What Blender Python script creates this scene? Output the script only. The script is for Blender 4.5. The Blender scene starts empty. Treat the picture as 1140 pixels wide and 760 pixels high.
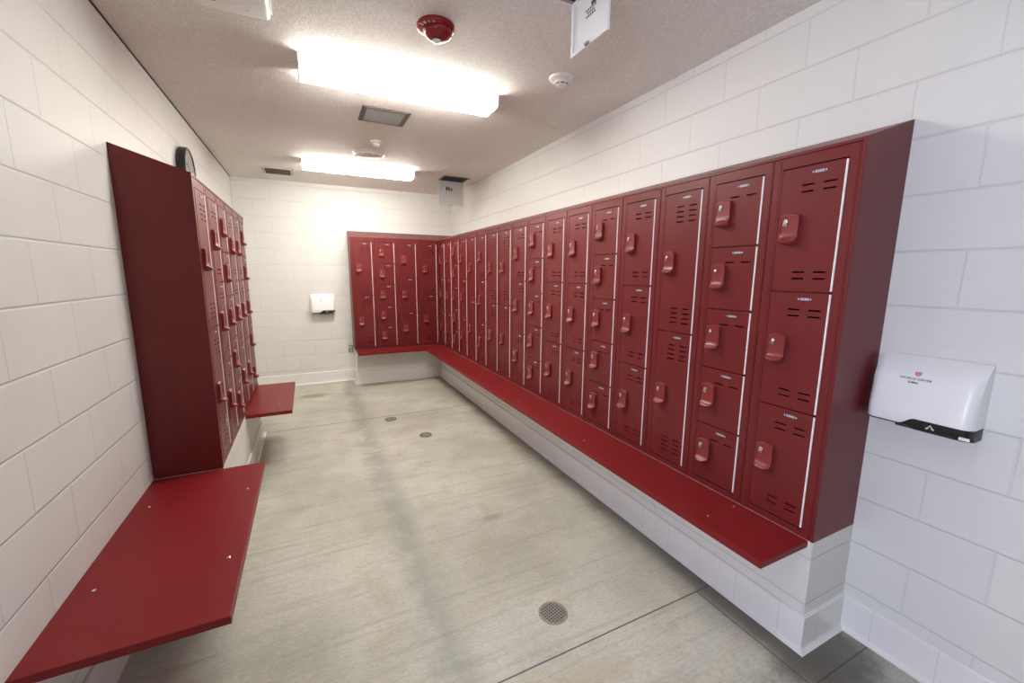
import bpy, bmesh, math, random
from mathutils import Matrix, Vector
random.seed(4)
S = bpy.context.scene
COL = S.collection
PI = math.pi

# ------------------------------------------------------------------ measured place (metres)
XR, XL = 0.297, -2.513          # right / left wall faces
YB, YF = 5.461, -4.4            # back wall, wall behind the camera
ZC = 2.689                      # ceiling
ZB = 0.482                      # bench tops = underside of lockers
YLB = 5.171                     # front plane of the lockers on the back wall
XLL = -2.219                    # front plane of the lockers on the left wall
LH, LD = 1.510, 0.2945          # locker height (front) and depth
RISE = 0.099                    # rise of the sloping tops
BT = 0.028                      # bench thickness

# ------------------------------------------------------------------ materials
def new_mat(name):
    m = bpy.data.materials.new(name); m.use_nodes = True
    nt = m.node_tree; b = nt.nodes['Principled BSDF']
    return m, nt, b

def N(nt, t, **kw):
    n = nt.nodes.new(t)
    for k, v in kw.items():
        if k.startswith('i_'):
            n.inputs[k[2:].replace('_', ' ')].default_value = v
        else:
            setattr(n, k, v)
    return n

def math_n(nt, op, a, b=None, c=None, clamp=False):
    n = nt.nodes.new('ShaderNodeMath'); n.operation = op; n.use_clamp = clamp
    for i, v in enumerate((a, b, c)):
        if v is None: continue
        if isinstance(v, (int, float)): n.inputs[i].default_value = v
        else: nt.links.new(v, n.inputs[i])
    return n.outputs[0]

def mix_c(nt, fac, a, b):
    n = nt.nodes.new('ShaderNodeMix'); n.data_type = 'RGBA'
    for i, v in ((0, fac), (6, a), (7, b)):
        if isinstance(v, (int, float)): n.inputs[i].default_value = v
        elif isinstance(v, tuple): n.inputs[i].default_value = (*v, 1) if len(v) == 3 else v
        else: nt.links.new(v, n.inputs[i])
    return n.outputs[2]

def noise(nt, vec, scale, detail=3, rough=.5):
    n = N(nt, 'ShaderNodeTexNoise'); n.inputs['Scale'].default_value = scale
    n.inputs['Detail'].default_value = detail; n.inputs['Roughness'].default_value = rough
    if vec is not None: nt.links.new(vec, n.inputs['Vector'])
    return n.outputs['Fac']

def ramp(nt, fac, lo, hi):
    n = N(nt, 'ShaderNodeMapRange'); n.interpolation_type = 'SMOOTHSTEP'
    nt.links.new(fac, n.inputs[0]); n.inputs[1].default_value = lo; n.inputs[2].default_value = hi
    return n.outputs[0]

def bump(nt, b, height, strength, dist):
    n = N(nt, 'ShaderNodeBump'); n.inputs['Strength'].default_value = strength; n.inputs['Distance'].default_value = dist
    nt.links.new(height, n.inputs['Height']); nt.links.new(n.outputs[0], b.inputs['Normal'])

def simple(name, col, rough=.5, metal=0, spec=.5, grain=0.0, scale=60):
    m, nt, b = new_mat(name)
    b.inputs['Roughness'].default_value = rough; b.inputs['Metallic'].default_value = metal
    b.inputs['Specular IOR Level'].default_value = spec
    if grain:
        pos = N(nt, 'ShaderNodeNewGeometry').outputs['Position']
        f = noise(nt, pos, scale, 3)
        d = tuple(c * (1 - grain) for c in col); u = tuple(min(1, c * (1 + grain)) for c in col)
        nt.links.new(mix_c(nt, f, d, u), b.inputs['Base Color'])
        bump(nt, b, f, .12, .001)
    else:
        b.inputs['Base Color'].default_value = (*col, 1)
    return m

def block_wall(name, axis, off, col=(.735, .73, .695)):
    """painted concrete block: 16 x 8 inch running bond, in world metres along axis and z"""
    m, nt, b = new_mat(name)
    pos = N(nt, 'ShaderNodeNewGeometry').outputs['Position']
    sep = N(nt, 'ShaderNodeSeparateXYZ'); nt.links.new(pos, sep.inputs[0])
    rowf = math_n(nt, 'DIVIDE', math_n(nt, 'ADD', sep.outputs[2], 4.064), .2032)
    row = math_n(nt, 'FLOOR', rowf); fz = math_n(nt, 'FRACT', rowf)
    half = math_n(nt, 'MULTIPLY', math_n(nt, 'MODULO', row, 2.0), .5)
    fu = math_n(nt, 'FRACT', math_n(nt, 'ADD', math_n(nt, 'DIVIDE', math_n(nt, 'ADD', sep.outputs[axis], off), .4064), half))
    edge = lambda f, w: ramp(nt, math_n(nt, 'ABSOLUTE', math_n(nt, 'SUBTRACT', f, .5)), .5 - w * 1.6, .5 - w * .4)
    fac = math_n(nt, 'MAXIMUM', edge(fz, .0175), math_n(nt, 'MULTIPLY', edge(fu, .0085), .55))
    fine = noise(nt, pos, 260, 4, .65)
    big = noise(nt, pos, 5, 3)
    c = mix_c(nt, big, tuple(x * .955 for x in col), tuple(min(1, x * 1.03) for x in col))
    c = mix_c(nt, math_n(nt, 'MULTIPLY', fac, .24), c, tuple(x * .52 for x in col))
    nt.links.new(c, b.inputs['Base Color'])
    b.inputs['Roughness'].default_value = .5
    h = math_n(nt, 'MULTIPLY_ADD', fac, -1.0, math_n(nt, 'MULTIPLY', fine, .34))
    bump(nt, b, h, .6, .004)
    return m

def tile_mat():
    m, nt, b = new_mat('white_base_tile')
    pos = N(nt, 'ShaderNodeNewGeometry').outputs['Position']
    sep = N(nt, 'ShaderNodeSeparateXYZ'); nt.links.new(pos, sep.inputs[0])
    def joint(o):
        a = math_n(nt, 'ABSOLUTE', math_n(nt, 'SUBTRACT', math_n(nt, 'FRACT', math_n(nt, 'MULTIPLY', math_n(nt, 'ADD', o, 20.13), 1 / .2032)), .5))
        return math_n(nt, 'LESS_THAN', a, .008)
    nrm = N(nt, 'ShaderNodeSeparateXYZ'); nt.links.new(N(nt, 'ShaderNodeNewGeometry').outputs['True Normal'], nrm.inputs[0])
    jx = math_n(nt, 'MULTIPLY', joint(sep.outputs[1]), math_n(nt, 'GREATER_THAN', math_n(nt, 'ABSOLUTE', nrm.outputs[0]), .6))
    jy = math_n(nt, 'MULTIPLY', joint(sep.outputs[0]), math_n(nt, 'GREATER_THAN', math_n(nt, 'ABSOLUTE', nrm.outputs[1]), .6))
    j = math_n(nt, 'MAXIMUM', jx, jy)
    nt.links.new(mix_c(nt, math_n(nt, 'MULTIPLY', j, .35), (.80, .79, .77), (.45, .44, .42)), b.inputs['Base Color'])
    b.inputs['Roughness'].default_value = .28
    return m

def ceiling_mat():
    m, nt, b = new_mat('textured_ceiling_paint')
    pos = N(nt, 'ShaderNodeNewGeometry').outputs['Position']
    f = noise(nt, pos, 95, 4, .6); g = noise(nt, pos, 240, 2, .6)
    k = ramp(nt, f, .42, .62)
    c = mix_c(nt, k, (.72, .685, .645), (.82, .79, .755))
    nt.links.new(c, b.inputs['Base Color'])
    b.inputs['Roughness'].default_value = .8
    bump(nt, b, math_n(nt, 'MULTIPLY_ADD', g, .3, k), .35, .003)
    return m

def floor_mat():
    m, nt, b = new_mat('brushed_concrete_floor')
    pos = N(nt, 'ShaderNodeNewGeometry').outputs['Position']
    sep = N(nt, 'ShaderNodeSeparateXYZ'); nt.links.new(pos, sep.inputs[0])
    x, y = sep.outputs[0], sep.outputs[1]
    n1 = noise(nt, pos, 1.3, 5, .6); n2 = noise(nt, pos, 5.5, 5, .65); n3 = noise(nt, pos, 120, 3, .7)
    # broom strokes along x
    mp = N(nt, 'ShaderNodeMapping'); mp.inputs['Scale'].default_value = (1.0, 16.0, 1.0); mp.inputs['Rotation'].default_value = (0, 0, .12)
    nt.links.new(pos, mp.inputs[0]); st = noise(nt, mp.outputs[0], 1.6, 5, .6)
    c = mix_c(nt, ramp(nt, n1, .3, .7), (.37, .36, .295), (.585, .578, .50))
    c = mix_c(nt, math_n(nt, 'MULTIPLY', ramp(nt, st, .48, .74), .5), c, (.27, .255, .20))
    c = mix_c(nt, math_n(nt, 'MULTIPLY', ramp(nt, n2, .50, .74), .6), c, (.40, .34, .215))
    c = mix_c(nt, math_n(nt, 'MULTIPLY', ramp(nt, n3, .42, .72), .38), c, (.34, .325, .275))
    mg = N(nt, 'ShaderNodeMapping'); mg.inputs['Scale'].default_value = (38, 110, 60); mg.inputs['Rotation'].default_value = (0, 0, .1)
    nt.links.new(pos, mg.inputs[0]); gr = noise(nt, mg.outputs[0], 1.0, 4, .7)
    c = mix_c(nt, math_n(nt, 'MULTIPLY', ramp(nt, gr, .46, .72), .42), c, (.27, .262, .215))
    c = mix_c(nt, math_n(nt, 'MULTIPLY', ramp(nt, gr, .50, .28), .25), c, (.70, .69, .62))
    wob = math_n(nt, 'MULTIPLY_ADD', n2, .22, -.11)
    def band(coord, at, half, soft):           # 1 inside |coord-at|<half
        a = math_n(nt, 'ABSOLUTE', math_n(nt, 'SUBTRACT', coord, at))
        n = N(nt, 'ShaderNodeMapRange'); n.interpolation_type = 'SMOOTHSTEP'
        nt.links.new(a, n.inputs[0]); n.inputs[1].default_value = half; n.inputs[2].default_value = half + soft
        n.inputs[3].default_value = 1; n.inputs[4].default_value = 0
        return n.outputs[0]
    # worn grey track down the middle of the room (a stain with its own course)
    tr = band(math_n(nt, 'ADD', x, wob), -1.31, .0, .15)
    c = mix_c(nt, math_n(nt, 'MULTIPLY', math_n(nt, 'MULTIPLY', tr, ramp(nt, n2, .18, .52)), .5), c, (.20, .21, .19))
    # brown spill near the back wall
    def blot(px, py, rx, ry, colr, k):
        dx = math_n(nt, 'DIVIDE', math_n(nt, 'SUBTRACT', x, px), rx); dy = math_n(nt, 'DIVIDE', math_n(nt, 'SUBTRACT', y, py), ry)
        d = math_n(nt, 'SQRT', math_n(nt, 'ADD', math_n(nt, 'MULTIPLY', dx, dx), math_n(nt, 'MULTIPLY', dy, dy)))
        d = math_n(nt, 'ADD', d, math_n(nt, 'MULTIPLY_ADD', n2, 1.6, -.8))
        return mix_c(nt, math_n(nt, 'MULTIPLY', math_n(nt, 'SUBTRACT', 1.0, ramp(nt, d, .35, 1.0)), k), c, colr)
    c = blot(-1.74, 4.80, .24, .12, (.24, .19, .10), .75)
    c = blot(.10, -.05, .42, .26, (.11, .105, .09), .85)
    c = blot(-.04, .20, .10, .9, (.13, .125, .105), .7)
    c = blot(-.79, 1.42, .09, .05, (.22, .20, .15), .5)
    c = blot(-1.15, .25, .55, .16, (.42, .34, .18), .45)
    # dirt along the right plinth, darkened to paint in the bench's shade
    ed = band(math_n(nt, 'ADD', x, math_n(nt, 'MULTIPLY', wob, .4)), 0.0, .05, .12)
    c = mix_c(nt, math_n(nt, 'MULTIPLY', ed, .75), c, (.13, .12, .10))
    # dark specks
    vo = N(nt, 'ShaderNodeTexVoronoi'); vo.inputs['Scale'].default_value = 3.4; nt.links.new(pos, vo.inputs['Vector'])
    sp = math_n(nt, 'LESS_THAN', vo.outputs['Distance'], .022)
    c = mix_c(nt, math_n(nt, 'MULTIPLY', sp, .6), c, (.12, .10, .08))
    # saw-cut joints
    j = band(y, .408, .0025, .002)
    j = math_n(nt, 'MAXIMUM', j, math_n(nt, 'MULTIPLY', band(y, 3.64, .004, .005), .85))
    j = math_n(nt, 'MAXIMUM', j, math_n(nt, 'MULTIPLY', band(x, -.122, .002, .002), math_n(nt, 'LESS_THAN', y, .408)))
    j = math_n(nt, 'MAXIMUM', j, math_n(nt, 'MULTIPLY', band(y, -.12, .0015, .002), math_n(nt, 'GREATER_THAN', x, -.122)))
    c = mix_c(nt, math_n(nt, 'MULTIPLY', j, .85), c, (.06, .05, .04))
    nt.links.new(c, b.inputs['Base Color'])
    rr = math_n(nt, 'MULTIPLY_ADD', n2, .25, .42); nt.links.new(rr, b.inputs['Roughness'])
    h = math_n(nt, 'SUBTRACT', math_n(nt, 'MULTIPLY', math_n(nt, 'ADD', n3, gr), .22), j)
    bump(nt, b, h, .4, .003)
    return m

def emit(name, col, strength):
    m, nt, b = new_mat(name)
    b.inputs['Base Color'].default_value = (.9, .9, .9, 1)
    b.inputs['Emission Color'].default_value = (*col, 1); b.inputs['Emission Strength'].default_value = strength
    return m

def red_mat(name, col, rough, coat):
    m, nt, b = new_mat(name)
    pos = N(nt, 'ShaderNodeNewGeometry').outputs['Position']
    f = noise(nt, pos, 7, 3); g = noise(nt, pos, 420, 2)
    nt.links.new(mix_c(nt, f, tuple(c * .93 for c in col), tuple(c * 1.07 for c in col)), b.inputs['Base Color'])
    b.inputs['Roughness'].default_value = rough
    b.inputs['Specular IOR Level'].default_value = coat
    bump(nt, b, g, .05, .0006)
    return m

MAT = {}
MAT['wall_y'] = block_wall('painted_block_along_y', 1, .195 + .4064 * 20 + .2032)
MAT['wall_x'] = block_wall('painted_block_along_x', 0, 8.2)
MAT['tile'] = tile_mat()
MAT['ceiling'] = ceiling_mat()
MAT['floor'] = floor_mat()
MAT['red'] = red_mat('red_powder_coat', (.145, .0158, .0162), .38, .34)
MAT['red_dark'] = simple('locker_interior', (.03, .004, .004), .6)
MAT['latch'] = red_mat('red_plastic_latch', (.205, .0255, .0245), .36, .5)
MAT['bench'] = red_mat('red_bench_laminate', (.180, .0100, .0115), .42, .24)
MAT['hinge'] = simple('pale_hinge_strip', (.82, .80, .79), .4)
MAT['chrome'] = simple('bright_metal', (.75, .74, .72), .25, 1)
MAT['plate'] = simple('dark_number_plate', (.05, .045, .05), .4)
MAT['silver'] = simple('silver_print', (.75, .75, .77), .4)
MAT['white'] = simple('white_plastic', (.86, .86, .85), .32)
MAT['white_sat'] = simple('white_enamel', (.80, .80, .80), .4, grain=.02)
MAT['black'] = simple('black_plastic', (.012, .012, .013), .35)
MAT['grey'] = simple('grey_metal', (.30, .30, .29), .5)
MAT['lightgrey'] = simple('light_grey_panel', (.56, .55, .54), .5)
MAT['vent_frame'] = simple('brown_grey_vent_frame', (.105, .08, .07), .5)
MAT['vent_grille'] = simple('grey_vent_grille', (.33, .34, .33), .5)
MAT['cream'] = simple('cream_vent_frame', (.52, .49, .42), .5)
MAT['dark'] = simple('dark_recess', (.02, .02, .02), .8)
MAT['ink'] = simple('dark_ink', (.06, .055, .06), .5)
MAT['red_ink'] = simple('red_ink', (.62, .10, .14), .5)
MAT['fire_red'] = simple('alarm_red_plastic', (.27, .008, .010), .25)
MAT['drain'] = simple('worn_drain_metal', (.30, .285, .25), .5, .3, grain=.15, scale=200)
MAT['cover'] = simple('dark_cast_cover', (.075, .07, .062), .6, .2, grain=.25, scale=120)
MAT['cover_mid'] = simple('worn_cast_cover', (.20, .19, .165), .6, .2, grain=.25, scale=120)
MAT['green'] = simple('dark_green_sticker', (.03, .085, .07), .4)
MAT['clear'] = simple('clear_lens', (.85, .85, .85), .08)
MAT['off_white'] = simple('off_white_detector', (.66, .60, .53), .45)
MAT['detector'] = simple('white_detector', (.84, .82, .78), .4)
MAT['lens'] = emit('lit_fluorescent_lens', (1.0, .96, .885), 43.0)
MAT['lens_cool'] = emit('lit_cool_fluorescent_lens', (.80, .87, 1.0), 7.0)
MAT['wire'] = simple('dark_bracket_metal', (.10, .10, .09), .45, .5)
MAT['gap'] = simple('ceiling_gap_shade', (.05, .045, .04), .8)

# ------------------------------------------------------------------ mesh helpers
def new_bm(): return bmesh.new()

def box(bm, a, b):
    (x0, y0, z0), (x1, y1, z1) = a, b
    v = [bm.verts.new(p) for p in ((x0, y0, z0), (x1, y0, z0), (x1, y1, z0), (x0, y1, z0), (x0, y0, z1), (x1, y0, z1), (x1, y1, z1), (x0, y1, z1))]
    for f in ((3, 2, 1, 0), (4, 5, 6, 7), (0, 1, 5, 4), (1, 2, 6, 5), (2, 3, 7, 6), (3, 0, 4, 7)):
        bm.faces.new([v[i] for i in f])

def prism(bm, poly, h0, h1, fn=lambda a, b, h: (a, b, h)):
    n = len(poly)
    lo = [bm.verts.new(fn(a, b, h0)) for a, b in poly]; hi = [bm.verts.new(fn(a, b, h1)) for a, b in poly]
    bm.faces.new(lo[::-1]); bm.faces.new(hi)
    for i in range(n): bm.faces.new((lo[i], lo[(i + 1) % n], hi[(i + 1) % n], hi[i]))

def lathe(bm, prof, seg=40, c=(0, 0, 0), flip=1):
    """prof = [(r, z)...]; z measured along flip*Z"""
    rings = []
    for r, z in prof:
        if r < 1e-6: rings.append([bm.verts.new((c[0], c[1], c[2] + flip * z))])
        else: rings.append([bm.verts.new((c[0] + r * math.cos(2 * PI * i / seg), c[1] + r * math.sin(2 * PI * i / seg), c[2] + flip * z)) for i in range(seg)])
    for A, B in zip(rings, rings[1:]):
        for i in range(seg):
            j = (i + 1) % seg
            if len(A) == 1 and len(B) == 1: continue
            if len(A) == 1: bm.faces.new((A[0], B[i], B[j]))
            elif len(B) == 1: bm.faces.new((A[i], A[j], B[0]))
            else: bm.faces.new((A[i], A[j], B[j], B[i]))

def tube(bm, pts, r, seg=8):
    pts = [Vector(p) for p in pts]; rings = []
    for i, p in enumerate(pts):
        d = (pts[min(i + 1, len(pts) - 1)] - pts[max(i - 1, 0)]).normalized()
        u = d.orthogonal().normalized(); w = d.cross(u)
        if rings:
            u = (pu - d * pu.dot(d)).normalized(); w = d.cross(u)
        pu = u
        rings.append([bm.verts.new(p + r * (math.cos(2 * PI * k / seg) * u + math.sin(2 * PI * k / seg) * w)) for k in range(seg)])
    for A, B in zip(rings, rings[1:]):
        for i in range(seg): bm.faces.new((A[i], A[(i + 1) % seg], B[(i + 1) % seg], B[i]))
    bm.faces.new(rings[0][::-1]); bm.faces.new(rings[-1])

def bevel(bm, w, seg=2, ang=.5):
    bmesh.ops.recalc_face_normals(bm, faces=bm.faces)
    ed = [e for e in bm.edges if len(e.link_faces) == 2 and e.calc_face_angle(0) > ang]
    bmesh.ops.bevel(bm, geom=ed, offset=w, segments=seg, affect='EDGES', profile=.5, clamp_overlap=True)

def mesh(name, bm, mats, smooth=False):
    bmesh.ops.recalc_face_normals(bm, faces=bm.faces)
    me = bpy.data.meshes.new(name); bm.to_mesh(me); bm.free()
    for m in (mats if isinstance(mats, (list, tuple)) else [mats]): me.materials.append(MAT[m] if isinstance(m, str) else m)
    if smooth:
        for p in me.polygons: p.use_smooth = True
        me.set_sharp_from_angle(angle=math.radians(38))
    return me

def link(name, me, parent=None, loc=(0, 0, 0), rz=0):
    o = bpy.data.objects.new(name, me); COL.objects.link(o)
    o.location = loc; o.rotation_euler = (0, 0, rz)
    if parent is not None: o.parent = parent
    return o

def obj(name, bm, mats, parent=None, loc=(0, 0, 0), rz=0, smooth=False):
    return link(name, mesh(name, bm, mats, smooth), parent, loc, rz)

def tag(o, label, cat, group=None):
    o['label'] = label; o['category'] = cat
    if group: o['group'] = group
    return o

def thing(name, label, cat, loc=(0, 0, 0), rz=0, group=None):
    o = bpy.data.objects.new(name, None); COL.objects.link(o)
    o.location = loc; o.rotation_euler = (0, 0, rz); o.empty_display_size = .05
    return tag(o, label, cat, group)

def struct(name, bm, mats, smooth=False):
    o = obj(name, bm, mats, smooth=smooth); o['kind'] = 'structure'; return o

def text(name, body, size, mat, parent, M, depth=.0006, bold=False, sx=1.0):
    cu = bpy.data.curves.new(name, 'FONT'); cu.body = body; cu.size = size; cu.align_x = 'CENTER'; cu.align_y = 'CENTER'; cu.extrude = depth
    if bold: cu.offset = size * .018
    t = bpy.data.objects.new(name + '_c', cu); COL.objects.link(t)
    dg = bpy.context.evaluated_depsgraph_get()
    me = bpy.data.meshes.new_from_object(t.evaluated_get(dg))
    bpy.data.objects.remove(t); bpy.data.curves.remove(cu)
    me.materials.clear(); me.materials.append(MAT[mat]); me.name = name
    me.transform(Matrix.Diagonal((sx, 1, 1, 1))); me.transform(M)
    return link(name, me, parent)

def frame_to(origin, xdir, ydir):
    x = Vector(xdir).normalized(); y = Vector(ydir).normalized(); z = x.cross(y)
    m = Matrix((x, y, z)).transposed().to_4x4(); m.translation = Vector(origin); return m

# ------------------------------------------------------------------ room shell
T = .15
DY0, DY1, DH = -1.32, -.36, 2.08     # open entrance doorway in the left wall, behind the camera
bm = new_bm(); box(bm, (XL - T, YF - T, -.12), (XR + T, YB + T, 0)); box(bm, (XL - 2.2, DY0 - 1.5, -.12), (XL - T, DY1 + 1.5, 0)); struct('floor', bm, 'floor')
bm = new_bm(); box(bm, (XL - T, YF - T, ZC), (XR + T, YB + T, ZC + .12)); struct('ceiling', bm, 'ceiling')
bm = new_bm(); box(bm, (XR, YF - T, 0), (XR + T, YB + T, ZC)); struct('wall_right', bm, 'wall_y')
bm = new_bm(); box(bm, (XL - T, DY1, 0), (XL, YB + T, ZC)); box(bm, (XL - T, YF - T, 0), (XL, DY0, ZC)); box(bm, (XL - T, DY0, DH), (XL, DY1, ZC)); struct('wall_left', bm, 'wall_y')
bm = new_bm(); box(bm, (XL - T, DY0, 0), (XL + .012, DY0 + .03, DH)); box(bm, (XL - T, DY1 - .03, 0), (XL + .012, DY1, DH)); box(bm, (XL - T, DY0 + .03, DH - .03), (XL + .012, DY1 - .03, DH)); struct('door_1', bm, 'grey')
bm = new_bm(); box(bm, (XL, YB, 0), (XR, YB + T, ZC)); struct('wall_back', bm, 'wall_x')
bm = new_bm(); box(bm, (XL, YF - T, 0), (XR, YF, ZC)); struct('wall_front', bm, 'wall_x')
# low block plinths that carry benches and lockers
PT = ZB - BT
bm = new_bm(); box(bm, (0, 0, 0), (XR, YB, ZB - .0005)); struct('trim_1', bm, 'wall_y')
bm = new_bm(); box(bm, (-1.1955, YLB, 0), (0, YB, ZB - .0005)); struct('trim_2', bm, 'wall_x')
LP0, LP1 = 1.22, 3.637
bm = new_bm(); box(bm, (XL, LP0, 0), (XLL, LP1, PT - .0005)); box(bm, (XL, 1.7587, PT - .0005), (XLL, 2.6915, ZB - .0005)); struct('trim_3', bm, 'wall_y')
bm = new_bm(); box(bm, (XL, YF, ZC - .007), (XL + .006, YB, ZC)); struct('shadow_gap_strip', bm, 'gap')  # solid dark strip painted in for the shadow gap where left wall meets ceiling
# cove tile base, swept along each side with mitred corners
PROF = [(0, .157), (.007, .157), (.0115, .152), (.0115, .022), (.014, .012), (.021, .005), (.030, .0)]
def cove(name, pts):
    """pts: polyline in plan, room on its LEFT side"""
    bm = new_bm(); n = len(pts); rows = []
    P = [Vector((p[0], p[1], 0)) for p in pts]
    for i, p in enumerate(P):
        ds = []
        if i > 0: ds.append((P[i] - P[i - 1]).normalized())
        if i < n - 1: ds.append((P[i + 1] - P[i]).normalized())
        ns = [Vector((-d.y, d.x, 0)) for d in ds]
        m = ns[0] if len(ns) == 1 else (ns[0] + ns[1]) / (1 + ns[0].dot(ns[1]))
        rows.append([bm.verts.new(p + m * d + Vector((0, 0, z))) for d, z in PROF])
    for A, B in zip(rows, rows[1:]):
        for k in range(len(PROF) - 1): bm.faces.new((A[k], A[k + 1], B[k + 1], B[k]))
    struct(name, bm, 'tile', True)
cove('baseboard_right', [(XR, YF), (XR, 0), (0, 0), (0, YLB)])
cove('baseboard_back', [(0, YLB), (-1.1955, YLB), (-1.1955, YB), (XL, YB)])
cove('baseboard_left', [(XL, YB), (XL, LP1), (XLL, LP1), (XLL, LP0), (XL, LP0), (XL, DY1)])

# ------------------------------------------------------------------ lockers
# local frame: X = from the right edge of a column to its left (seen from the room), Y = out into the room, Z up from the bench
W = .3048; G = .0016
DU0, DU1 = .0450, .2636            # door sides
DZ0, DZ1 = .033, 1.4655            # door field

def body_mesh(n):
    bm = new_bm()
    x0, x1, d = G, W - G, LD - .002
    t = .012
    # open box
    box(bm, (x0, -d, 0), (x0 + .003, -t, LH)); box(bm, (x1 - .003, -d, 0), (x1, -t, LH))
    box(bm, (x0 + .003, -d, 0), (x1 - .003, -d + .003, LH))
    box(bm, (x0 + .003, -d + .003, 0), (x1 - .003, -t, .004)); box(bm, (x0 + .003, -d + .003, LH - .004), (x1 - .003, -t, LH))
    # face frame: stiles with a folded step, header, bottom rail
    box(bm, (x0, -t, 0), (DU0 - .0085, 0, LH)); box(bm, (DU1 + .003, -t, 0), (x1, 0, LH))
    box(bm, (DU0 - .0085, -t, DZ1 + .003), (DU1 + .003, 0, LH)); box(bm, (DU0 - .0085, -t, 0), (DU1 + .003, 0, DZ0 - .003))
    box(bm, (DU1 + .012, 0, .002), (x1 - .006, .0012, LH - .002)); box(bm, (x0 + .005, 0, .002), (DU0 - .013, .0012, LH - .002))
    h = (DZ1 - DZ0) / n
    for k in range(1, n):      # shelves between the compartments
        box(bm, (x0 + .003, -d + .003, DZ0 + h * k - .003), (x1 - .003, -t - .004, DZ0 + h * k + .003))
    return mesh('cabinet_body', bm, 'red')

def door_mesh(n):
    """one door, origin at the lower right corner of its field; vent slots are real openings"""
    h = (DZ1 - DZ0) / n; g = .0022
    us = [DU0, .0665, .0665 + .0440, .1430, .1870, DU1]
    rows = {2: 4, 3: 2, 5: 1}[n]
    slots = []
    top = h - .070
    for r in range(rows): slots.append((top - r * .025 - .0032, top - r * .025 + .0032))
    if n != 5:
        for r in range(rows): slots.append((.052 + r * .025 - .0032, .052 + r * .025 + .0032))
    zs = sorted([g, h - g] + [z for s in slots for z in s])
    bm = new_bm(); t0, t1 = -.009, .0012
    hole = lambda i, j: i in (1, 3) and any(abs(zs[j] - s[0]) < 1e-6 for s in slots)
    V = {}
    def v(i, j, k):
        if (i, j, k) not in V: V[(i, j, k)] = bm.verts.new((us[i], t1 if k else t0, zs[j]))
        return V[(i, j, k)]
    nu, nz = len(us) - 1, len(zs) - 1
    solid = lambda i, j: 0 <= i < nu and 0 <= j < nz and not hole(i, j)
    for i in range(nu):
        for j in range(nz):
            if not solid(i, j): continue
            bm.faces.new((v(i, j, 1), v(i, j + 1, 1), v(i + 1, j + 1, 1), v(i + 1, j, 1)))
            bm.faces.new((v(i, j, 0), v(i + 1, j, 0), v(i + 1, j + 1, 0), v(i, j + 1, 0)))
            for (di, dj, a, b) in ((-1, 0, (i, j), (i, j + 1)), (1, 0, (i + 1, j + 1), (i + 1, j)), (0, -1, (i + 1, j), (i, j)), (0, 1, (i, j + 1), (i + 1, j + 1))):
                if not solid(i + di, j + dj):
                    bm.faces.new((v(*a, 0), v(*b, 0), v(*b, 1), v(*a, 1)))
    return mesh('door', bm, 'red')

def latch_mesh():
    """arched plate above a scooped finger shelf"""
    bm = new_bm(); NU = 14; w = .0345
    # profile rows: (depth out, z) down the outer skin
    prof = [(.000, .063), (.009, .0625), (.0135, .059), (.0135, .047), (.0125, .020), (.0125, -.012), (.0140, -.024), (.019, -.033), (.027, -.0395), (.034, -.043), (.0365, -.0465), (.035, -.051), (.027, -.056), (.015, -.060), (.000, -.061)]
    rows = []
    for i in range(NU + 1):
        s = -1 + 2 * i / NU
        e = abs(s)
        arch = .009 * s * s                            # arched top edge
        shelf = 1 - .42 * e ** 3                       # rounded front of the shelf
        rise = .010 * e ** 2.5                         # bottom lip curves up at the ends
        row = []
        for k, (d, z) in enumerate(prof):
            if k <= 3: zz = z - arch; dd = d
            elif k >= 6: zz = z + (rise if k >= 9 else rise * .5); dd = d * shelf if k >= 7 else d
            else: zz = z; dd = d
            if e > .99: dd = min(dd, .014 if k < 7 else dd)
            row.append(bm.verts.new((s * w, dd, zz)))
        rows.append(row)
    for A, B in zip(rows, rows[1:]):
        for k in range(len(prof) - 1): bm.faces.new((A[k], A[k + 1], B[k + 1], B[k]))
    bm.faces.new(rows[0]); bm.faces.new(rows[-1][::-1])
    # raised side rims of the plate
    for s in (-1, 1):
        box(bm, (s * w - .0020, .0115, -.012), (s * w + .0012, .0155, .046))
    box(bm, (-.030, .0125, .0465), (.030, .0150, .0490))
    return mesh('finger_latch', bm, 'latch', True)

def lock_mesh():
    bm = new_bm()
    def cyl(cx, cz, r, d0, d1, seg=16):
        prism(bm, [(cx + r * math.cos(2 * PI * i / seg), cz + r * 1.15 * math.sin(2 * PI * i / seg)) for i in range(seg)], d0, d1, lambda a, b, h: (a, h, b))
    cyl(0, 0, .0085, .012, .0155); cyl(0, .001, .0052, .0155, .0175)
    prism(bm, [(-.0015, -.004), (.0015, -.004), (.0015, .005), (-.0015, .005)], .0175, .0205, lambda a, b, h: (a, h, b))
    box(bm, (.006, .012, -.016), (.0105, .0142, -.006)); box(bm, (-.004, .012, -.018), (.002, .0140, -.011))
    return mesh('lock', bm, 'chrome', True)

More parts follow.
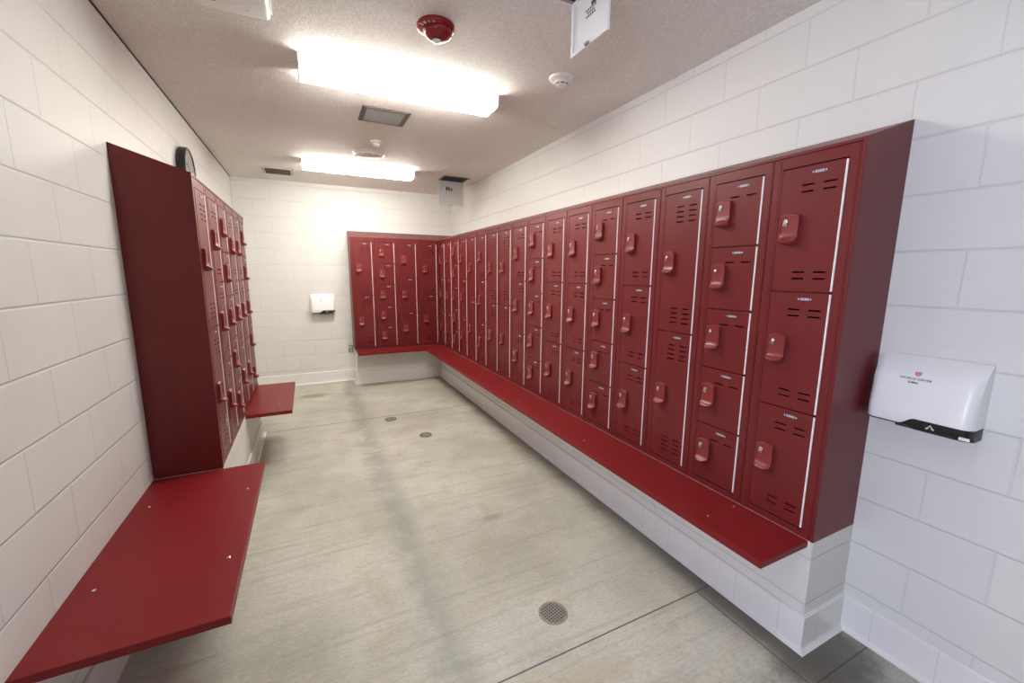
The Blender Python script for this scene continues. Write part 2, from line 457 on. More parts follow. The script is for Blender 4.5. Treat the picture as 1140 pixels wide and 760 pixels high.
def plate_mesh():
    bm = new_bm()
    box(bm, (-.026, 0, -.0065), (.026, .0014, .0065)); n0 = 6
    # printed number (too small to read in the photograph): short silver strokes, and two bright rivets
    for k, cx in enumerate((.0125, .0042, -.0042, -.0125)):
        box(bm, (cx - .0029, .0014, -.0042), (cx - .0012, .0018, .0042)); box(bm, (cx + .0012, .0014, -.0042), (cx + .0029, .0018, .0042))
        box(bm, (cx - .0012, .0014, .0024), (cx + .0012, .0018, .0042)); box(bm, (cx - .0012, .0014, -.0042), (cx + .0012, .0018, -.0024))
    for s in (-1, 1):
        prism(bm, [(s * .0225 + .0027 * math.cos(2 * PI * i / 10), .0027 * math.sin(2 * PI * i / 10)) for i in range(10)], .0014, .0024, lambda a, b, h: (a, h, b))
    me = mesh('number_plate', bm, ['plate', 'silver'])
    for i, p in enumerate(me.polygons):
        if i >= n0: p.material_index = 1
    return me

def hinge_mesh(n):
    h = (DZ1 - DZ0) / n
    bm = new_bm()
    prism(bm, [(-.0034, -.002), (.0034, -.002), (.0034, .0018), (.0016, .0034), (-.0016, .0034), (-.0034, .0018)], .0055, h - .0055, lambda a, b, z: (a, b, z))
    return mesh('hinge_strip', bm, 'hinge')

BODY = {n: body_mesh(n) for n in (2, 3, 5)}
DOOR = {n: door_mesh(n) for n in (2, 3, 5)}
HINGE = {n: hinge_mesh(n) for n in (2, 3, 5)}
LATCH, LOCK, PLATE = latch_mesh(), lock_mesh(), plate_mesh()

def sticker(parent, loc):
    """small upright green access sticker with a pale seated figure"""
    bm = new_bm(); box(bm, (-.026, 0, -.05), (.026, .0006, .05))
    k0 = 6
    disc = lambda cx, cz, r: prism(bm, [(cx + r * math.cos(2 * PI * i / 12), cz + r * math.sin(2 * PI * i / 12)) for i in range(12)], .0006, .0009, lambda a, b, h: (a, h, b))
    disc(.004, .030, .006)
    box(bm, (.0005, .0006, -.004), (.0065, .0009, .023)); box(bm, (-.013, .0006, -.006), (.0065, .0009, -.001)); box(bm, (-.016, .0006, -.026), (-.011, .0009, -.004))
    for i in range(9):
        a = math.radians(-70 - i * 24); disc(.0035 + .016 * math.cos(a + PI * .9), -.014 + .016 * math.sin(a + PI * .9), .0025)
    me = mesh('accessibility_sticker', bm, ['green', 'silver'])
    for i, p in enumerate(me.polygons):
        if i >= k0: p.material_index = 1
    o = link('accessibility_sticker', me, parent, loc)
    return o

def column(n, loc, rz, label, group, sx=1.0, stick=None):
    t = thing('locker', label, 'locker', loc, rz, group)
    t.scale = (sx, 1, 1)
    link('cabinet_body', BODY[n], t)
    h = (DZ1 - DZ0) / n
    for k in range(n):
        z0 = DZ0 + h * k
        d = link('door', DOOR[n], t, (0, 0, z0))
        la = link('finger_latch', LATCH, d, (.2125, .0012, h / 2 + .005))
        la['label'] = 'lighter red plastic finger latch'
        link('lock', LOCK, d, (.226, .0012, h / 2 + .036))['label'] = 'bright metal keyed lock'
        link('number_plate', PLATE, d, (.128, .0012, h - .0275))['label'] = 'small dark plate with silver number'
        link('hinge_strip', HINGE[n], d, (DU0 - .0045, 0, 0))['label'] = 'thin pale vertical hinge strip'
        if stick is not None and stick[0] == k: sticker(d, stick[1])['label'] = 'dark green accessibility sticker'
    return t

ORD = ['first', 'second', 'third', 'fourth', 'fifth', 'sixth', 'seventh', 'eighth', 'ninth', 'tenth', 'eleventh', 'twelfth', 'thirteenth', 'fourteenth', 'fifteenth', 'sixteenth', 'seventeenth']
NW = {2: 'two', 3: 'three', 5: 'five'}
PR = .3034; Y0 = .0125
RIGHT = [3, 5, 2, 3, 5, 3, 3, 5, 3, 2, 2, 3, 2, 3, 5, 3, 3]
for i, n in enumerate(RIGHT):
    if i == 0: lab = 'red locker of three doors at the exposed end beside the large hand dryer'
    elif i == 16: lab = 'red locker of three doors, last of the long row, in the inner corner'
    else: lab = f'red locker of {NW[n]} doors, {ORD[i]} of the long row counted from the hand dryer'
    column(n, (0, Y0 + PR * i, ZB), PI / 2, lab, 'lockers along the right wall', PR / W)
PB = .2985
BACK = [2, 3, 5, 2]
for i, n in enumerate(BACK):
    lab = ['red locker of two doors on the back wall, tucked in the inner corner', 'red locker of three doors on the back wall, between two-door and five-door lockers',
           'red locker of five small doors on the back wall', 'red locker of two doors at the open end of the back wall row'][i]
    column(n, (-.0015 - PB * i, YLB, ZB), PI, lab, 'lockers along the back wall', PB / W)
PL = .309; YL0 = 1.7705
LEFT = [2, 3, 5, 3, 3, 5]
for i, n in enumerate(LEFT):
    lab = ['red locker of two doors with a green sticker, next to the big dark end panel', 'red locker of three doors, second from the dark end panel of the left row',
           'red locker of five doors with a green sticker, in the left row', 'red locker of three doors, fourth from the dark end panel of the left row',
           'red locker of three doors, fifth from the dark end panel of the left row', 'red locker of five doors, farthest of the left row, above the small bench'][i]
    st = {0: (0, (.085, .0013, .165)), 2: (1, (.085, .0013, .075))}.get(i)
    column(n, (XLL, YL0 + PL * (i + 1), ZB), -PI / 2, lab, 'lockers along the left wall', PL / W, st)

# sloping tops (each bank's own), end panels
def slope(name, label, F0, F1, R0, R1, out):
    """F = front edge ends, R = rear edge ends (plan points); out = unit vector into the room"""
    bm = new_bm(); zf = ZB + LH; o = Vector((out[0], out[1], 0)) * .004
    def v(p, z, k=0): return bm.verts.new(Vector((p[0], p[1], z)) + o * k)
    e = .0006
    a0, a1 = v(F0, zf + e, 1), v(F1, zf + e, 1); b0, b1 = v(F0, zf + .012, 1), v(F1, zf + .012, 1)
    c0, c1 = v(R0, zf + RISE + .012), v(R1, zf + RISE + .012); d0, d1 = v(R0, zf + e), v(R1, zf + e)
    for f in ((a0, a1, b1, b0), (b0, b1, c1, c0), (c0, c1, d1, d0), (d0, d1, a1, a0), (a0, b0, c0, d0), (a1, d1, c1, b1)): bm.faces.new(f)
    bevel(bm, .0012, 1)
    return tag(obj(name, bm, 'red'), label, 'locker top', 'sloping locker tops')
RW = XR - .0008; BWl = YB - .0008; LW = XL + .0008
slope('sloping_locker_top', 'red sloping metal top along the long right row of lockers', (0, .0122), (0, YLB - .005), (RW, .0122), (RW, BWl - .004), (-1, 0))
slope('sloping_locker_top', 'short red sloping metal top over the four back wall lockers', (-.005, YLB), (-1.1961, YLB), (RW - .005, BWl), (-1.1961, BWl), (0, -1))
slope('sloping_locker_top', 'red sloping metal top over the left wall lockers, under the clock', (XLL, 1.7706), (XLL, 3.637), (LW, 1.7706), (LW, 3.637), (1, 0))
def panel(label, poly, axis, a, b):
    bm = new_bm()
    fn = (lambda p, q, h: (p, h, q)) if axis == 'y' else (lambda p, q, h: (h, p, q))
    prism(bm, poly, a, b, fn); bevel(bm, .001, 1)
    return tag(obj('locker_end_panel', bm, 'red'), label, 'panel', 'locker end panels')
zf = ZB + LH + .0125; zr = ZB + LH + RISE + .0125
panel('tall red end panel of the right row, facing the large hand dryer', [(-.004, ZB + .0006), (RW, ZB + .0006), (RW, zr), (-.004, zf)], 'y', 0.0, .0118)
panel('big dark red end panel of the left row rising from the near bench', [(XLL + .004, ZB + .0006), (LW, ZB + .0006), (LW, zr), (XLL + .004, zf)], 'y', 1.7590, 1.7702)
panel('narrow red end panel of the back wall row beside the white block wall', [(YLB - .004, ZB + .0006), (BWl, ZB + .0006), (BWl, zr), (YLB - .004, zf)], 'x', -1.2076, -1.1965)

# ------------------------------------------------------------------ benches
def bench(label, poly, screws):
    t = thing('bench', label, 'bench', (poly[0][0], poly[0][1], ZB), 0, 'red benches')
    ox, oy = poly[0]
    bm = new_bm(); prism(bm, [(x - ox, y - oy) for x, y in poly], -BT, -.0004); bevel(bm, .0025, 2)
    obj('seat_board', bm, 'bench', t, smooth=False)
    for x, y in screws:
        b2 = new_bm(); lathe(b2, [(0, .0022), (.004, .0021), (.0062, .001), (.0065, -.0004), (0, -.0004)], 14)
        box(b2, (-.005, -.0008, .0021), (.005, .0008, .0028))
        obj('screw', b2, 'chrome', t, (x - ox, y - oy, 0), random.uniform(0, 3), True)['label'] = 'bright metal screw head'
    return t
BW = .298
bench('long red bench running under the right row of lockers', [(-.0006, .018), (-BW, .018), (-BW, YLB - BW - .001), (-.0006, YLB - .001)][::-1],
      [(sx, .315 + .925 * k) for k in range(5) for sx in (-.213, -.042)])
bench('short red bench under the back wall lockers, meeting the long one', [(-1.1975, YLB - .0006), (-1.1975, YLB - BW), (-BW - .0015, YLB - BW), (-.004, YLB - .0006)],
      [(-1.05, YLB - .06), (-1.05, YLB - .22), (-.52, YLB - .06), (-.52, YLB - .22)])
bench('wide red bench in front of the big dark end panel, along the left wall', [(XL + .0006, .577), (-2.0216, .577), (-2.0216, 1.7575), (XL + .0006, 1.7575)], [(-2.446, .896), (-2.446, 1.451), (-2.072, .90), (-2.072, 1.452)])
bench('small red bench at the far end of the left row of lockers', [(XL + .0006, 2.6927), (-1.911, 2.6927), (-1.911, 3.6345), (XL + .0006, 3.6345)], [(-2.010, 2.916), (-2.170, 2.905), (-2.010, 3.44), (-2.170, 3.43)])

# ------------------------------------------------------------------ ceiling lights
def fixture(label, x0, x1, yc, lens):
    t = thing('ceiling_light', label, 'ceiling light', ((x0 + x1) / 2, yc, ZC), 0, 'fluorescent ceiling lights')
    L = (x1 - x0) / 2
    w = .110
    bm = new_bm(); prism(bm, [(-w + .012, -.0005), (w - .012, -.0005), (w - .012, -.024), (-w + .012, -.024)], -L + .012, L - .012, lambda a, b, h: (h, a, b)); obj('housing', bm, 'white_sat', t)
    bm = new_bm()
    P = [(-w, -.010), (-w, -.036), (-w + .003, -.054), (-.096, -.070), (-.080, -.075), (.080, -.075), (.096, -.070), (w - .003, -.054), (w, -.036), (w, -.010)]
    # shell with closed top at the housing
    P = P[:10] + [(w - .013, -.010), (w - .013, -.0245), (-w + .013, -.0245), (-w + .013, -.010)]
    prism(bm, P, -L + .008, L - .008, lambda a, b, h: (h, a, b)); obj('lens', bm, lens, t)['label'] = 'lit white wraparound lens'
    for s in (-1, 1):
        bm = new_bm(); Q = [(-w - .002, -.0005), (-w - .002, -.037), (-w + .001, -.055), (-.097, -.072), (-.081, -.077), (.081, -.077), (.097, -.072), (w - .001, -.055), (w + .002, -.037), (w + .002, -.0005)]
        prism(bm, Q, s * (L - .008), s * L, lambda a, b, h: (h, a, b)); obj('end_cap', bm, 'white_sat', t)
    return t
fixture('long lit fluorescent light beside the red fire strobe', -1.716, -.538, 1.970, 'lens')
fixture('long lit fluorescent light close to the back wall', -1.72, -.56, 4.27, 'lens')
fixture('cool white fluorescent light over the entrance end of the room', -1.716, -.538, -.33, 'lens_cool')

# ------------------------------------------------------------------ ceiling vents
def vent(label, x0, x1, y0, y1, fm, gm, fw, nsl, drop):
    cx, cy = (x0 + x1) / 2, (y0 + y1) / 2
    t = thing('ceiling_vent', label, 'vent', (cx, cy, ZC), 0, 'ceiling vents')
    a, b = (x1 - x0) / 2, (y1 - y0) / 2
    bm = new_bm()
    for i, (o, d0, d1) in enumerate(((0, -.0005, -.010), (fw * .45, -.0005, -.014))):
        A, B, f = a - o, b - o, fw * .45
        box(bm, (-A, -B, d1), (A, -B + f, d0)); box(bm, (-A, B - f, d1), (A, B, d0)); box(bm, (-A, -B + f, d1), (-A + f, B - f, d0)); box(bm, (A - f, -B + f, d1), (A, B - f, d0))
    obj('frame', bm, fm, t)
    bm = new_bm(); box(bm, (-a + fw, -b + fw, -.003), (a - fw, b - fw, -.0008)); obj('backing', bm, 'dark', t)
    bm = new_bm(); iw = (b - fw) * 2 / nsl
    for k in range(nsl):
        yy = -b + fw + iw * (k + .5)
        prism(bm, [(yy - iw * .42, -.0035), (yy - iw * .30, -.0035), (yy + iw * .42, -.012 - drop), (yy + iw * .30, -.012 - drop)], -a + fw, a - fw, lambda p, q, h: (h, p, q))
    obj('grille', bm, gm, t)
    return t
vent('square grey ceiling vent with brown frame between the two lights', -1.317, -.983, 2.420, 2.739, 'vent_frame', 'vent_grille', .034, 14, 0)
vent('ceiling vent with pale frame and dark louvres near the back wall', -2.122, -1.808, 4.715, 5.050, 'cream', 'vent_frame', .030, 9, .004)

# hinged access panels hanging open
def hatch(label, x0, x1, y0, y1, hinge, drop, words):
    t = thing('ceiling_access_panel', label, 'access panel', ((x0 + x1) / 2, (y0 + y1) / 2, ZC), 0, 'open ceiling access panels')
    a, b = (x1 - x0) / 2, (y1 - y0) / 2; f = .014
    bm = new_bm()
    box(bm, (-a, -b, -.008), (a, -b + f, -.0005)); box(bm, (-a, b - f, -.008), (a, b, -.0005)); box(bm, (-a, -b + f, -.008), (-a + f, b - f, -.0005)); box(bm, (a - f, -b + f, -.008), (a, b - f, -.0005))
    obj('frame', bm, 'grey', t)
    bm = new_bm(); box(bm, (-a + f, -b + f, -.004), (a - f, b - f, -.0008)); obj('opening', bm, 'dark', t)
    bm = new_bm(); e = .010; z1 = -.009; z0 = -drop
    if hinge == 'y':
        F = lambda u, d, z: (u, b - .004 - d, z); hw = a
    else:
        F = lambda u, d, z: (a - .004 - d, u, z); hw = b
    def bx(u0, u1, d0, d1, za, zb):
        p, q = F(u0, d0, za), F(u1, d1, zb); box(bm, tuple(min(i, j) for i, j in zip(p, q)), tuple(max(i, j) for i, j in zip(p, q)))
    bx(-hw, hw, 0, .003, z0, z1)
    for (u0, u1, za, zb) in ((-hw, -hw + .012, z0, z1), (hw - .012, hw, z0, z1), (-hw + .012, hw - .012, z0, z0 + .012), (-hw + .012, hw - .012, z1 - .012, z1)): bx(u0, u1, .003, .012, za, zb)
    d = obj('panel_door', bm, 'lightgrey' if hinge == 'y' else 'white_sat', t); d['label'] = 'flat panel hanging straight down'
    bm = new_bm(); bx(-.012, .012, .012, .022, z0 + .001, z0 + .010); obj('catch', bm, 'grey', d)
    if hinge == 'y':
        text('panel_writing', words, .075, 'ink', d, frame_to((-.02, b - .0075, -.10), (1, 0, 0), (0, 0, 1)), bold=True)
        bm = new_bm(); tube(bm, [(-hw + .05, b - .02, -.012), (-hw + .055, b - .022, -.06), (-hw + .03, b - .02, -.12), (-hw + .012, b - .02, -.14)], .003, 6); obj('cord', bm, 'grey', d)
    else:
        for k, (w, z) in enumerate(((.075, -.082), (.05, -.094), (.065, -.106))):
            bm = new_bm(); n = 5
            for q in range(n):
                u0 = -w / 2 + w * q / n
                bx(u0, u0 + w / n * .72, .0031, .0037, z - .0035, z + .0035)
            obj('printed_label', bm, 'ink', d)
        bm = new_bm(); bx(-.036, -.004, .0031, .0036, -.076, -.062); obj('printed_label', bm, 'ink', d)
    return t
hatch('open ceiling access panel with grey door hanging in the far right corner', -.196, .130, 4.19, 4.474, 'y', .302, 'Mx')
hatch('open ceiling access panel with white door hanging down near the smoke detector', -.912, -.625, .618, .868, 'x', .222, '')

# ------------------------------------------------------------------ round ceiling devices
t = thing('smoke_detector', 'small white round smoke detector on the ceiling above the right row', 'smoke detector', (-.302, 1.475, ZC))
bm = new_bm(); lathe(bm, [(0, .0005), (.074, .0005), (.075, .004), (.072, .012), (.062, .018), (.045, .022), (0, .022)], 44, flip=-1); obj('base', bm, 'detector', t, smooth=True)
bm = new_bm(); lathe(bm, [(.045, .0215), (.046, .030), (.041, .036), (0, .036)], 40, flip=-1); obj('sensor_head', bm, 'detector', t, smooth=True)
bm = new_bm(); lathe(bm, [(.036, .036), (.037, .042), (.030, .047), (.012, .049), (0, .049)], 36, flip=-1)
obj('cap', bm, 'detector', t, smooth=True)
for k in range(8):
    bm = new_bm(); a0 = 2 * PI * k / 8 + .1; a1 = a0 + .52
    arc = [a0 + (a1 - a0) * i / 5 for i in range(6)]
    prism(bm, [(.0385 * math.cos(a), .0385 * math.sin(a)) for a in arc] + [(.0355 * math.cos(a), .0355 * math.sin(a)) for a in reversed(arc)], -.0415, -.0362); obj('sensing_slot', bm, 'dark', t)

t = thing('ceiling_speaker', 'wide shallow off-white ceiling disc in front of the back light', 'ceiling speaker', (-1.12, 3.66, ZC))
bm = new_bm(); lathe(bm, [(0, .0005), (.150, .0005), (.152, .006), (.146, .018), (.125, .028), (.06, .036), (0, .038)], 52, flip=-1); obj('cover', bm, 'off_white', t, smooth=True)
bm = new_bm(); lathe(bm, [(.128, .0275), (.134, .031), (.140, .0215)], 52, flip=-1); obj('ring', bm, 'detector', t, smooth=True)
for px, py in ((-.075, -.095), (.085, -.085), (.02, -.12)):
    bm = new_bm(); lathe(bm, [(.018, .0285), (.016, .036), (0, .037)], 20, (px, py, 0), -1); obj('boss', bm, 'detector', t, smooth=True)
t = thing('heat_detector', 'tiny white heat detector between the grey vent and the wide ceiling disc', 'heat detector', (-1.112, 3.245, ZC))
bm = new_bm(); lathe(bm, [(0, .0005), (.050, .0005), (.052, .006), (.048, .016), (.030, .022), (0, .023)], 36, flip=-1); obj('base', bm, 'off_white', t, smooth=True)
bm = new_bm(); lathe(bm, [(.030, .0215), (.029, .036), (.018, .042), (0, .043)], 30, flip=-1); obj('sensor_head', bm, 'detector', t, smooth=True)

t = thing('fire_strobe', 'red round fire alarm strobe on the ceiling', 'fire alarm', (-1.120, 1.300, ZC))
bm = new_bm(); lathe(bm, [(0, .0005), (.086, .0005), (.089, .006), (.087, .016), (.077, .021), (0, .021)], 52, flip=-1); obj('base', bm, 'fire_red', t, smooth=True)
bm = new_bm(); lathe(bm, [(.068, .0205), (.068, .030), (.062, .042), (.050, .048), (.030, .050), (0, .0505)], 48, (.012, .004, 0), -1); obj('dome', bm, 'fire_red', t, smooth=True)
bm = new_bm(); lathe(bm, [(.020, .0495), (.019, .058), (.013, .064), (0, .066)], 26, (.010, .020, 0), -1); obj('strobe_lens', bm, 'clear', t, smooth=True)['label'] = 'clear strobe lens'
bm = new_bm(); lathe(bm, [(.025, .0475), (.025, .053), (.0205, .0535), (.0205, .049)], 26, (.010, .020, 0), -1); obj('lens_bezel', bm, 'black', t, smooth=True)
# FIRE lettering round the rim, read from the middle of the room
ang = math.radians(222)
for k, ch in enumerate('FIRE'):
    a = ang - (1.5 - k) * -math.radians(17)
    p = Vector((.0775 * math.cos(a), .0775 * math.sin(a), -.0215))
    rad = Vector((math.cos(a), math.sin(a), 0)); tan = Vector((-rad.y, rad.x, 0))
    text('fire_lettering', ch, .024, 'silver', t, frame_to(p, tan, -rad), bold=True)

t = thing('emergency_light', 'flat white box with a small red indicator mounted on the ceiling', 'emergency light', (-1.955, 1.39, ZC), 0)
bm = new_bm(); box(bm, (-.14, -.16, -.052), (.14, .135, -.0005)); bevel(bm, .020, 4); obj('cover', bm, 'white', t, smooth=True)
bm = new_bm(); box(bm, (-.148, -.168, -.014), (.148, .143, -.0006)); bevel(bm, .003, 2); obj('back_plate', bm, 'white_sat', t, smooth=True)
bm = new_bm(); lathe(bm, [(.006, .0515), (.006, .054), (0, .055)], 16, (.055, .075, 0), -1); obj('test_button', bm, 'chrome', t, smooth=True)
bm = new_bm(); box(bm, (-.085, .020, -.056), (-.055, .055, -.050)); bevel(bm, .003, 2); obj('indicator', bm, 'fire_red', t)['label'] = 'dark red indicator'

# ------------------------------------------------------------------ wall clock (left wall, above the lockers)
t = thing('wall_clock', 'round wall clock with thick black rim above the left lockers', 'clock', (XL, 3.105, 2.255))
def ringx(prof, seg=48):
    bm = new_bm(); lathe(bm, prof, seg); bmesh.ops.rotate(bm, verts=bm.verts, cent=(0, 0, 0), matrix=Matrix.Rotation(PI / 2, 3, 'Y')); return bm
obj('rim', ringx([(0, .0006), (.158, .0006), (.166, .010), (.166, .048), (.158, .056), (.150, .053), (.149, .030)]), 'black', t, smooth=True)
obj('dial', ringx([(0, .034), (.149, .034)]), 'white', t)
for k in range(12):
    bm = new_bm(); L = .024 if k % 3 == 0 else .014
    box(bm, (.0342, -.003, .140 - L), (.0352, .003, .140)); bmesh.ops.rotate(bm, verts=bm.verts, cent=(0, 0, 0), matrix=Matrix.Rotation(2 * PI * k / 12, 3, 'X')); obj('hour_mark', bm, 'black', t)
for nm, L, w, a in (('hour_hand', .075, .006, 1.0), ('minute_hand', .115, .004, -2.3)):
    bm = new_bm(); box(bm, (.036, -w, -.015), (.038, w, L)); bmesh.ops.rotate(bm, verts=bm.verts, cent=(0, 0, 0), matrix=Matrix.Rotation(a, 3, 'X')); obj(nm, bm, 'black', t)
obj('glass', ringx([(0, .0515), (.150, .0505)]), 'clear', t, smooth=True)
gl = MAT['clear_glass'] = simple('clock_glass', (1, 1, 1), .02); gl.node_tree.nodes['Principled BSDF'].inputs['Transmission Weight'].default_value = 1
for o in t.children:
    if o.name.startswith('glass'): o.data.materials[0] = gl

# ------------------------------------------------------------------ hand dryers
def dryer(label, loc, rz, logo):
    """local frame as the lockers: X to the viewer's left, Y out of the wall, Z up; X from -hw (viewer's right) to hw"""
    t = thing('hand_dryer', label, 'hand dryer', loc, rz, 'white wall hand dryers')
    hw, z0, z1 = .148, 0.0, .258
    NS, NZ = 28, 26
    def depth(s, k):                  # s -1..1 across, k 0..1 up
        d = .100 - .030 * max(0, k - .25) / .75 - .058 * max(0, (k - .62) / .38) ** 2.2 - .010 * max(0, (.2 - k) / .2) ** 2
        e = abs(s); edge = 1 - .24 * max(0, (e - .80) / .20) ** 2.4
        return max(.006, d * edge)
    def bottom(s):                    # lower edge of the white shell (swoosh): high over the viewer's right part
        u = -s                        # viewer's right = +
        q = min(1, max(0, (u + .30) / .30)); q = q * q * (3 - 2 * q)
        return .0125 + .0275 * q
    bm = new_bm(); g = []
    for i in range(NS + 1):
        s = -1 + 2 * i / NS; zb = bottom(s); col = []
        for j in range(NZ + 1):
            k = j / NZ; z = zb + (z1 - zb) * k; kk = z / z1
            x = s * hw * (1 - .0 * k)
            col.append(bm.verts.new((x, depth(s, kk), z)))
        col.append(bm.verts.new((s * hw, .0006, z1 - .001)))
        col.insert(0, bm.verts.new((s * hw, .0006, zb)))
        g.append(col)
    for A, B in zip(g, g[1:]):
        for j in range(len(A) - 1): bm.faces.new((A[j], A[j + 1], B[j + 1], B[j]))
    for e in (g[0], g[-1]): bm.faces.new(e)
    obj('shell', bm, 'white', t, smooth=True)
    bm = new_bm(); g = []             # black lower trim filling below the shell
    NB = 6
    for i in range(NS + 1):
        s = -1 + 2 * i / NS; zt_ = bottom(s) - .0004; q = (bottom(s) - .0125) / .0275
        lo = .0045 - .0085 * q
        col = [bm.verts.new((s * hw * .995, .001, zt_))]
        for j in range(NB + 1):
            z = zt_ + (lo - zt_) * j / NB
            col.append(bm.verts.new((s * hw * .995, depth(s, max(0, z) / z1) + .0008 - .010 * (j / NB) ** 3, z)))
        col.append(bm.verts.new((s * hw * .995, .001, lo)))
        g.append(col)
    for A, B in zip(g, g[1:]):
        for j in range(len(A) - 1): bm.faces.new((A[j], A[j + 1], B[j + 1], B[j]))
    for e in (g[0], g[-1]): bm.faces.new(e)
    obj('black_trim', bm, 'black', t, smooth=True)['label'] = 'black swooping lower trim'
    dz = lambda s, z: depth(s, z / z1)
    bm = new_bm(); s0 = -.955; box(bm, (-hw * .975, dz(-.88, .012) + .0006, .004), (-hw * .80, dz(-.80, .012) + .0022, .014)); obj('rating_sticker', bm, 'white', t)
    bm = new_bm(); box(bm, (-.06, dz(0, 0) * .35, -.0055), (.06, dz(0, 0) * .8, .0005)); obj('air_outlet', bm, 'dark', t)
    # brand lettering and mark, where the front bears them
    cx = .020; zc = .186
    def nrm(z): 
        a = Vector((0, dz(0, z + .01) - dz(0, z - .01), .02)).normalized(); return a
    def fr(x, z): return frame_to((x, dz(-x / hw * -1, z) + .0009, z), (-1, 0, 0), nrm(z))
    text('brand_lettering', 'WORLD DRYER', .0115, 'ink', t, fr(cx, .181), sx=1.12)
    text('model_lettering', 'SLIMdri', .0095, 'ink', t, fr(cx + .004, .168), bold=True)
    bm = new_bm(); prism(bm, [(-.009, .008), (.009, .008), (.009, -.001), (.0055, -.006), (0, -.009), (-.0055, -.006), (-.009, -.001)], 0, .0008)
    me = mesh('shield_mark', bm, 'red_ink'); me.transform(fr(cx - .003, .199)); link('shield_mark', me, t)
    bm = new_bm()
    for k in range(-1, 2): tube(bm, [(k * .003, -.006, .0006), (k * .0045, .002, .001), (k * .006, .006, .0006)], .0006, 5)
    me = mesh('shield_mark', bm, 'white'); me.transform(fr(cx - .003, .199)); link('shield_mark', me, t)
    # pale hands mark on the black trim
    M = frame_to((-.045, dz(.3, .02) + .0016, .021), (-1, 0, 0), (0, .0, 1))
    bm = new_bm()
    for s in (-1, 1): tube(bm, [(s * .010, -.008, 0), (s * .006, -.001, .0004), (s * .001, .006, .0004)], .0014, 6); tube(bm, [(s * .011, -.003, 0), (s * .008, -.006, .0004), (s * .002, -.003, .0004)], .0011, 6)
    tube(bm, [(0, .004, 0), (0, .010, 0)], .0014, 6)
    me = mesh('hands_mark', bm, 'silver', True); me.transform(M); link('hands_mark', me, t)
    return t
dryer('large white hand dryer on the right wall beside the tall near end panel', (XR, -.168, .985), PI / 2, True)
dryer('white hand dryer on the back wall beside the far red lockers', (-1.57, YB, .985), PI, True)

# ------------------------------------------------------------------ small bracket on the back wall
t = thing('wall_bracket', 'small dark wire bracket on the back wall by the end of the red bench', 'bracket', (-1.246, YB, .462))
bm = new_bm(); box(bm, (-.016, -.006, -.045), (.016, -.0006, .045)); bevel(bm, .002, 2); obj('back_plate', bm, 'lightgrey', t)
bm = new_bm(); tube(bm, [(-.02, -.006, .045), (-.024, -.03, .05), (.024, -.03, .05), (.024, -.03, -.05), (-.02, -.03, -.05), (-.024, -.03, .0), (.012, -.032, .0)], .005, 8); obj('wire_loop', bm, 'wire', t, smooth=True)

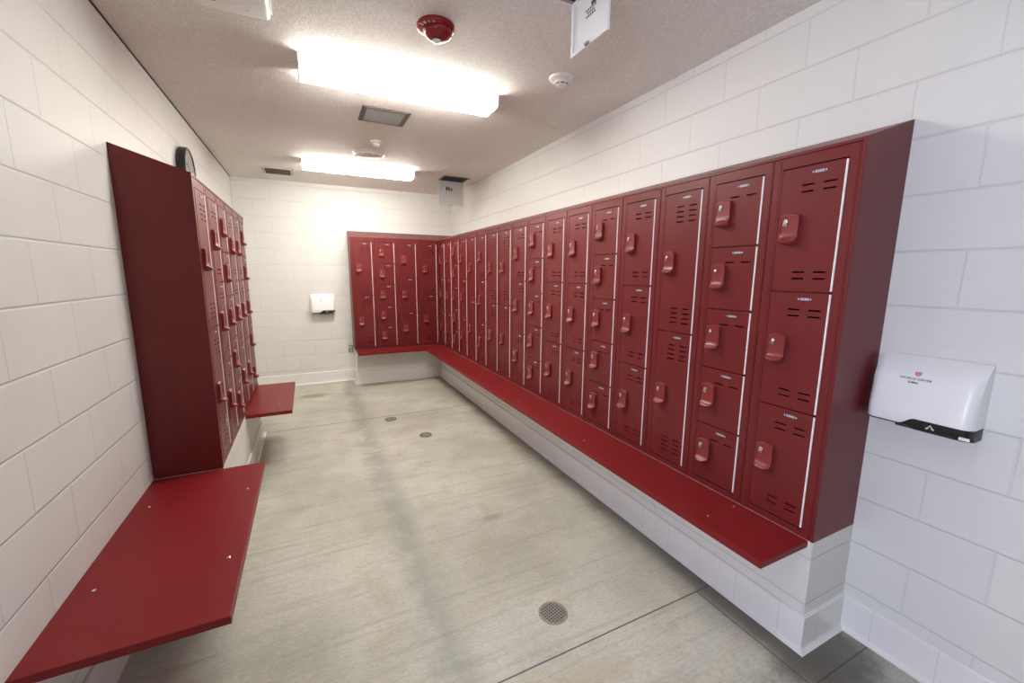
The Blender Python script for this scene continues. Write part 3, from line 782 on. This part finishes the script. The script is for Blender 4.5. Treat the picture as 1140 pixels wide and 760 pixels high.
# ------------------------------------------------------------------ floor drains
t = thing('floor_drain', 'round grated floor drain near the floor joint', 'floor drain', (-.828, .601, 0))
bm = new_bm(); lathe(bm, [(.0575, -.002), (.0575, .0032), (.060, .0042), (.065, .0032), (.0675, .0004)], 48); obj('rim', bm, 'drain', t, smooth=True)
bm = new_bm(); lathe(bm, [(0, .0006), (.058, .0006)], 40); obj('well', bm, 'dark', t)
bm = new_bm()
for k in range(-4, 5):
    c = k * .0128; L = math.sqrt(max(0, .0578 ** 2 - c * c))
    box(bm, (c - .0022, -L, .0012), (c + .0022, L, .0036)); box(bm, (-L, c - .0022, .0011), (L, c + .0022, .0034))
bmesh.ops.rotate(bm, verts=bm.verts, cent=(0, 0, 0), matrix=Matrix.Rotation(.25, 3, 'Z'))
obj('grate', bm, 'drain', t)
def cleanout(label, x, y, r):
    t = thing('floor_cleanout', label, 'floor cleanout', (x, y, 0), 0, 'dark round floor cleanouts')
    bm = new_bm(); lathe(bm, [(r * .80, .0004), (r * .82, .003), (r * .97, .003), (r, .0005)], 40); obj('rim', bm, 'cover', t, smooth=True)
    bm = new_bm(); lathe(bm, [(0, .0022), (r * .5, .0024), (r * .79, .0020), (r * .80, .0004)], 40); box(bm, (-r * .25, -.006, .002), (r * .25, .006, .0045)); obj('cover_plate', bm, 'cover_mid', t, smooth=False)
cleanout('dark round floor cleanout farther from the floor grate, by the far joint', -1.038, 3.53, .060)
cleanout('dark round floor cleanout nearer the long bench', -.813, 2.943, .058)

# ------------------------------------------------------------------ camera
cam = bpy.data.cameras.new('camera'); co = bpy.data.objects.new('camera', cam); COL.objects.link(co)
r2 = Vector((0.8980334877403994, -0.43986391072221853, 0.007456201510838421))
u2 = Vector((0.06392517308201336, 0.14724204128161497, 0.9870326000318621))
f = Vector((0.4352578857909971, 0.8859116893479729, -0.16034666049959365))
m = Matrix((r2, u2, -f)).transposed().to_4x4(); m.translation = Vector((-1.74382, -0.81469, 1.53073))
co.matrix_world = m
cam.sensor_fit = 'HORIZONTAL'; cam.sensor_width = 36; cam.lens = 460.884 / 1140 * 36; cam.clip_start = .02
S.camera = co

# daylight that falls in through the entrance doorway
al = bpy.data.lights.new('doorway_daylight', 'AREA'); al.shape = 'RECTANGLE'; al.size = 1.3; al.size_y = 2.1; al.energy = 112; al.color = (.70, .755, 1.0)
ao = bpy.data.objects.new('doorway_daylight', al); COL.objects.link(ao)
ao.location = (XL - .75, (DY0 + DY1) / 2, 1.25); ao.rotation_euler = (0, -PI / 2, 0)
# ------------------------------------------------------------------ world, view
w = bpy.data.worlds.new('world'); S.world = w; w.use_nodes = True
w.node_tree.nodes['Background'].inputs[0].default_value = (.8, .85, 1, 1); w.node_tree.nodes['Background'].inputs[1].default_value = .3
S.view_settings.view_transform = 'Standard'; S.view_settings.look = 'None'
S.view_settings.exposure = 0.10; S.view_settings.gamma = 1; S.view_settings.use_curve_mapping = False
S.cycles.max_bounces = 10; S.cycles.diffuse_bounces = 7; S.cycles.use_denoising = True
S.cycles.sample_clamp_indirect = 8
